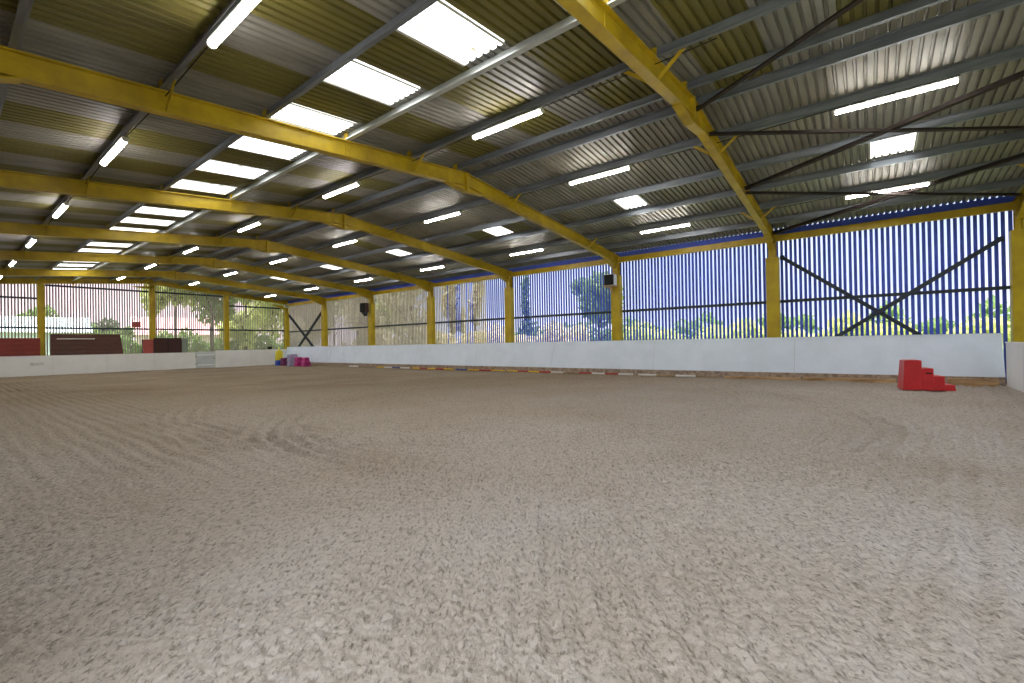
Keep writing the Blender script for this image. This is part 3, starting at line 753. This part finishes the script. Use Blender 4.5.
# ------------------------------------------------------------------ outside
yd = MB().box(-16, XL - .06, -12, 12, -.3, -.03).build('ground_bounce', mat('pale_bounce_slab', (.62, .60, .57), .9, 0, scale=1.5, col2=(.5, .49, .46))); struct(yd)  # unseen slab, added to bounce sunlight in through the open left bay
g = MB().add([(-60, -60, -.3), (140, -60, -.3), (140, 160, -.3), (-60, 160, -.3)], [(0, 1, 2, 3)]).build('ground', M['grass']); struct(g)
def tree(x, y, h, w, leaf, lab, trunk=.25, crown0=.25, n=2600, ls=.22, seed=1, group='trees outside the slats'):
    rr = random.Random(seed); t = thing('tree', lab, 'tree', (x, y, -.32), 0, group)
    tb = MB(); th = h * .62
    tb.tube([(0, 0, 0), (rr.uniform(-.1, .1), rr.uniform(-.1, .1), th * .5), (rr.uniform(-.2, .2), rr.uniform(-.2, .2), th)], [trunk, trunk * .75, trunk * .4], 9)
    for k in range(6):
        a = rr.uniform(0, 2 * PI); z0 = h * rr.uniform(crown0, .55)
        tb.tube([(0, 0, z0), (math.cos(a) * w * .22, math.sin(a) * w * .22, z0 + h * .12), (math.cos(a) * w * .38, math.sin(a) * w * .38, z0 + h * .22)], [trunk * .4, trunk * .25, trunk * .1], 6)
    tb.build('trunk', M['bark'], t, smooth=True)
    cr = MB(); blobs = []
    for k in range(11):
        a = rr.uniform(0, 2 * PI); q = rr.uniform(0, .33) * w; zz = h * rr.uniform(crown0 + .12, .86)
        blobs.append((math.cos(a) * q, math.sin(a) * q, zz, rr.uniform(.16, .28) * w, rr.uniform(.10, .17) * h))
    for k in range(n):
        bx_, by_, bz_, br, bh = blobs[rr.randrange(len(blobs))]
        v = Vector((rr.gauss(0, 1), rr.gauss(0, 1), rr.gauss(0, 1))).normalized() * (rr.random() ** .4)
        c = Vector((bx_ + v.x * br, by_ + v.y * br, bz_ + v.z * bh))
        a = Vector((rr.gauss(0, 1), rr.gauss(0, 1), rr.gauss(0, 1))).normalized(); b = a.cross(Vector((rr.gauss(0, 1), rr.gauss(0, 1), rr.gauss(0, 1)))).normalized()
        s = ls * rr.uniform(.6, 1.3)
        cr.add([c - a * s, c + b * s * .6, c + a * s, c - b * s * .6], [(0, 1, 2, 3)])
    cr.build('crown', M[leaf], t, fix=False)
def hedge(p0, p1, h, w, leaf, lab, n=5000, ls=.2, seed=1):
    rr = random.Random(seed); p0, p1 = Vector((*p0, 0)), Vector((*p1, 0)); d = p1 - p0; L = d.length; u = d / L; s_ = Vector((-u.y, u.x, 0))
    t = thing('hedge', lab, 'hedge', p0, 0, 'hedges outside the slats'); m = MB(); c_ = MB()
    ph = [rr.uniform(0, 6.28) for _ in range(4)]
    for k in range(n):
        q = rr.random() * L; hh = h * (.75 + .18 * math.sin(q * .9 + ph[0]) + .12 * math.sin(q * 2.3 + ph[1]))
        c = u * q + s_ * rr.uniform(-w, w) * .5 + Vector((0, 0, -.1 + hh * rr.random() ** .8))
        a = Vector((rr.gauss(0, 1), rr.gauss(0, 1), rr.gauss(0, 1))).normalized(); b = a.cross(Vector((rr.gauss(0, 1), rr.gauss(0, 1), rr.gauss(0, 1)))).normalized()
        s = ls * rr.uniform(.6, 1.4); m.add([c - a * s, c + b * s * .6, c + a * s, c - b * s * .6], [(0, 1, 2, 3)])
    m.build('foliage', M[leaf], t, fix=False)
    q = .5
    while q < L:
        MB().tube([u * q + Vector((0, 0, -.3)), u * q + Vector((rr.uniform(-.2, .2), 0, h * .6))], [.05, .02], 5).build('stem', M['bark'], t); q += 2.5

def dirpt(px, dist):
    """bearing through a picture column at a given distance from the origin (plain trigonometry for planning positions)"""
    a = math.radians(51.93) + math.atan((px - 512) / 455.7); return math.sin(a) * dist, math.cos(a) * dist
P = dirpt
for px, dist, h, w, lf, lab, sd, cr0 in (
    (600, 42, 8.6, 6.2, 'leaf_g', 'broad green tree showing behind the speaker column', 1, .22),
    (475, 52, 13, 2.4, 'leaf_t', 'slim pale tree seen between the third and fourth columns', 2, .15),
    (452, 54, 14, 3, 'leaf_t', 'pale tan tree seen left of the fourth column', 3, .15),
    (412, 46, 15, 9, 'leaf_t', 'tall pale tree beyond the fifth bay of the right wall', 4, .1),
    (390, 66, 20, 8, 'leaf_y', 'tall yellow-green tree beyond the fifth bay', 5, .1),
    (358, 50, 16, 7, 'leaf_t', 'tall tan tree beyond the box speaker column', 6, .1),
    (334, 72, 21, 9, 'leaf_y', 'tall yellow-green tree left of the box speaker column', 7, .1),
    (312, 56, 15, 6, 'leaf_t', 'tan tree behind the far corner bracing', 8, .1),
    (272, 78, 19, 10, 'leaf_y', 'yellow-green tree beyond the right part of the far wall', 9, .1),
    (246, 62, 14, 7, 'leaf_y', 'tall yellow-green tree right of the middle of the far wall', 10, .12),
    (212, 52, 11, 6, 'leaf_g', 'green tree hanging over the pink roofed house', 11, .35),
    (176, 54, 12, 6, 'leaf_y', 'yellow-green tree left of the pink roofed house', 12, .45),
    (98, 74, 5.6, 5, 'leaf_d', 'dark round tree beyond the middle of the far wall', 13, .1),
    (124, 64, 4.3, 4, 'leaf_g', 'low green tree beyond the brown partition', 14, .1),
    (74, 64, 4.0, 4.6, 'leaf_d', 'low dark tree left of the round dark tree', 15, .1),
    (35, 62, 6.4, 5, 'leaf_g', 'green tree over the pale shed roof at the left', 16, .2),
    (526, 58, 11, 1.7, 'leaf_g', 'narrow green tree just right of the third column', 17, .1)):
    x, y = P(px, dist); tree(x, y, h, w, M and lf, lab, seed=sd, crown0=cr0, trunk=.16, ls=.26 if h < 12 else .34, n=min(2600 if h < 12 else 3800, int(430 * w)))
hedge((34, -14), (36, 16), 3.0, 2.4, 'leaf_y', 'yellow-green hedge beyond the near bays of the right wall', 6500, .24, 21)
hedge((31, 17), (28, 44), 3.2, 2.4, 'leaf_t', 'tan hedge beyond the far bays of the right wall', 6500, .24, 22)
hedge((46, -24), (48, 40), 4.2, 3, 'leaf_g', 'taller green hedge further off on the right', 7000, .34, 23)
hedge((-8, 59), (32, 59), 3.9, 2.2, 'leaf_g', 'green hedge beyond the far end wall', 7000, .24, 24)
# pink roofed house and pale shed beyond the far wall
hx, hy_ = P(193, 88)
t = thing('house', 'house with pinkish tiled roof beyond the far wall', 'house', (hx, hy_, -.3), math.radians(-12))
MB().box(-7, 7, -3, 3, 0, 4.0).build('walls', mat('render_walls', (.72, .62, .62), .8), t)
MB().prism([(-3.6, 3.9), (3.6, 3.9), (0, 6.7)], -7.6, 7.6, axis='x').build('roof', mat('pink_tiles', (.70, .42, .42), .8, 0, scale=2, col2=(.60, .34, .34), stretch=(1, 1, 4)), t)
MB().box(2.5, 3.4, -.5, .5, 5.5, 7.8).build('chimney', mat('chimney_brick', (.4, .22, .18), .9), t)
for xx in (-4.5, -1.5, 1.5, 4.5): MB().box(xx - .6, xx + .6, -3.05, -2.98, 1.2, 2.6).build('window', M['darksteel'], t)
sx, sy = P(12, 54)
t = thing('shed', 'pale roofed shed at the left beyond the far wall', 'shed', (sx, sy, -.3), math.radians(-6))
MB().box(-5, 4.2, -2.5, 2.5, 0, 3.3).build('walls', mat('pale_shed_walls', (.55, .66, .66), .8), t)
MB().prism([(-2.9, 3.25), (2.9, 3.25), (0, 4.6)], -5.4, 4.6, axis='x').build('roof', mat('pale_shed_roof', (.62, .74, .74), .6), t)
MB().box(-1.2, 1.2, -2.56, -2.48, 0, 2.5).build('door', M['greypanel'], t)

# ------------------------------------------------------------------ sky, sun
w = bpy.data.worlds.new('sky'); scene.world = w; w.use_nodes = True; nt = w.node_tree; N = nt.nodes; L = nt.links
bg = N['Background']; tc = N.new('ShaderNodeTexCoord'); sp = N.new('ShaderNodeSeparateXYZ'); L.new(tc.outputs['Generated'], sp.inputs[0])
r = N.new('ShaderNodeValToRGB'); cr = r.color_ramp
cr.elements[0].position = 0.0; cr.elements[0].color = (.26, .285, .33, 1)
cr.elements[1].position = .55; cr.elements[1].color = (.95, 1.0, 1.1, 1)
e = cr.elements.new(.22); e.color = (.17, .215, .35, 1)
e = cr.elements.new(.38); e.color = (.6, .66, .85, 1)
L.new(sp.outputs['Z'], r.inputs[0])
cn = N.new('ShaderNodeTexNoise'); cn.inputs['Scale'].default_value = 2.6; cn.inputs['Detail'].default_value = 6
L.new(tc.outputs['Generated'], cn.inputs['Vector'])
r2 = N.new('ShaderNodeValToRGB'); r2.color_ramp.elements[0].position = .42; r2.color_ramp.elements[1].position = .62
L.new(cn.outputs['Fac'], r2.inputs[0])
mx = N.new('ShaderNodeMix'); mx.data_type = 'RGBA'; L.new(r2.outputs[0], mx.inputs[0]); L.new(r.outputs[0], mx.inputs[6]); mx.blend_type = 'ADD'; mx.clamp_factor = True; mx.inputs[7].default_value = (.10, .10, .09, 1)
# warm pinkish cloud bank low in the +y sky
ry = N.new('ShaderNodeValToRGB'); ry.color_ramp.elements[0].position = .75; ry.color_ramp.elements[1].position = .93
L.new(sp.outputs['Y'], ry.inputs[0])
mx2 = N.new('ShaderNodeMix'); mx2.data_type = 'RGBA'; L.new(ry.outputs[0], mx2.inputs[0]); L.new(mx.outputs[2], mx2.inputs[6]); mx2.inputs[7].default_value = (.46, .37, .395, 1)
L.new(mx2.outputs[2], bg.inputs[0]); bg.inputs[1].default_value = 2.3
sd = bpy.data.lights.new('sun', 'SUN'); sd.energy = 8.0; sd.angle = math.radians(3); sd.color = (1, .97, .92)
so = bpy.data.objects.new('sun', sd); COL.objects.link(so); so.rotation_euler = Vector((.16, 0.0, -.985)).to_track_quat('-Z', 'Y').to_euler()

# ------------------------------------------------------------------ camera
F_PX = 455.7; yaw, pit, rol = math.radians(51.93), math.radians(.295), math.radians(-.998)
F = Vector((math.sin(yaw) * math.cos(pit), math.cos(yaw) * math.cos(pit), math.sin(pit)))
Rt = Vector((math.cos(yaw), -math.sin(yaw), 0)); U = Rt.cross(F)
R2 = Rt * math.cos(rol) + U * math.sin(rol); U2 = U * math.cos(rol) - Rt * math.sin(rol)
cam = bpy.data.cameras.new('camera'); co = bpy.data.objects.new('camera', cam); COL.objects.link(co)
cam.sensor_width = 36; cam.lens = F_PX * 36 / 1024; cam.clip_end = 500; cam.clip_start = .05
mt = Matrix((( R2.x, U2.x, -F.x, 0), (R2.y, U2.y, -F.y, 0), (R2.z, U2.z, -F.z, 1.40), (0, 0, 0, 1)))
co.matrix_world = mt
scene.camera = co
vs = scene.view_settings; vs.view_transform = 'Standard'; vs.look = 'None'; vs.gamma = 1; vs.use_curve_mapping = False; vs.exposure = 0.68
scene.cycles.use_denoising = True
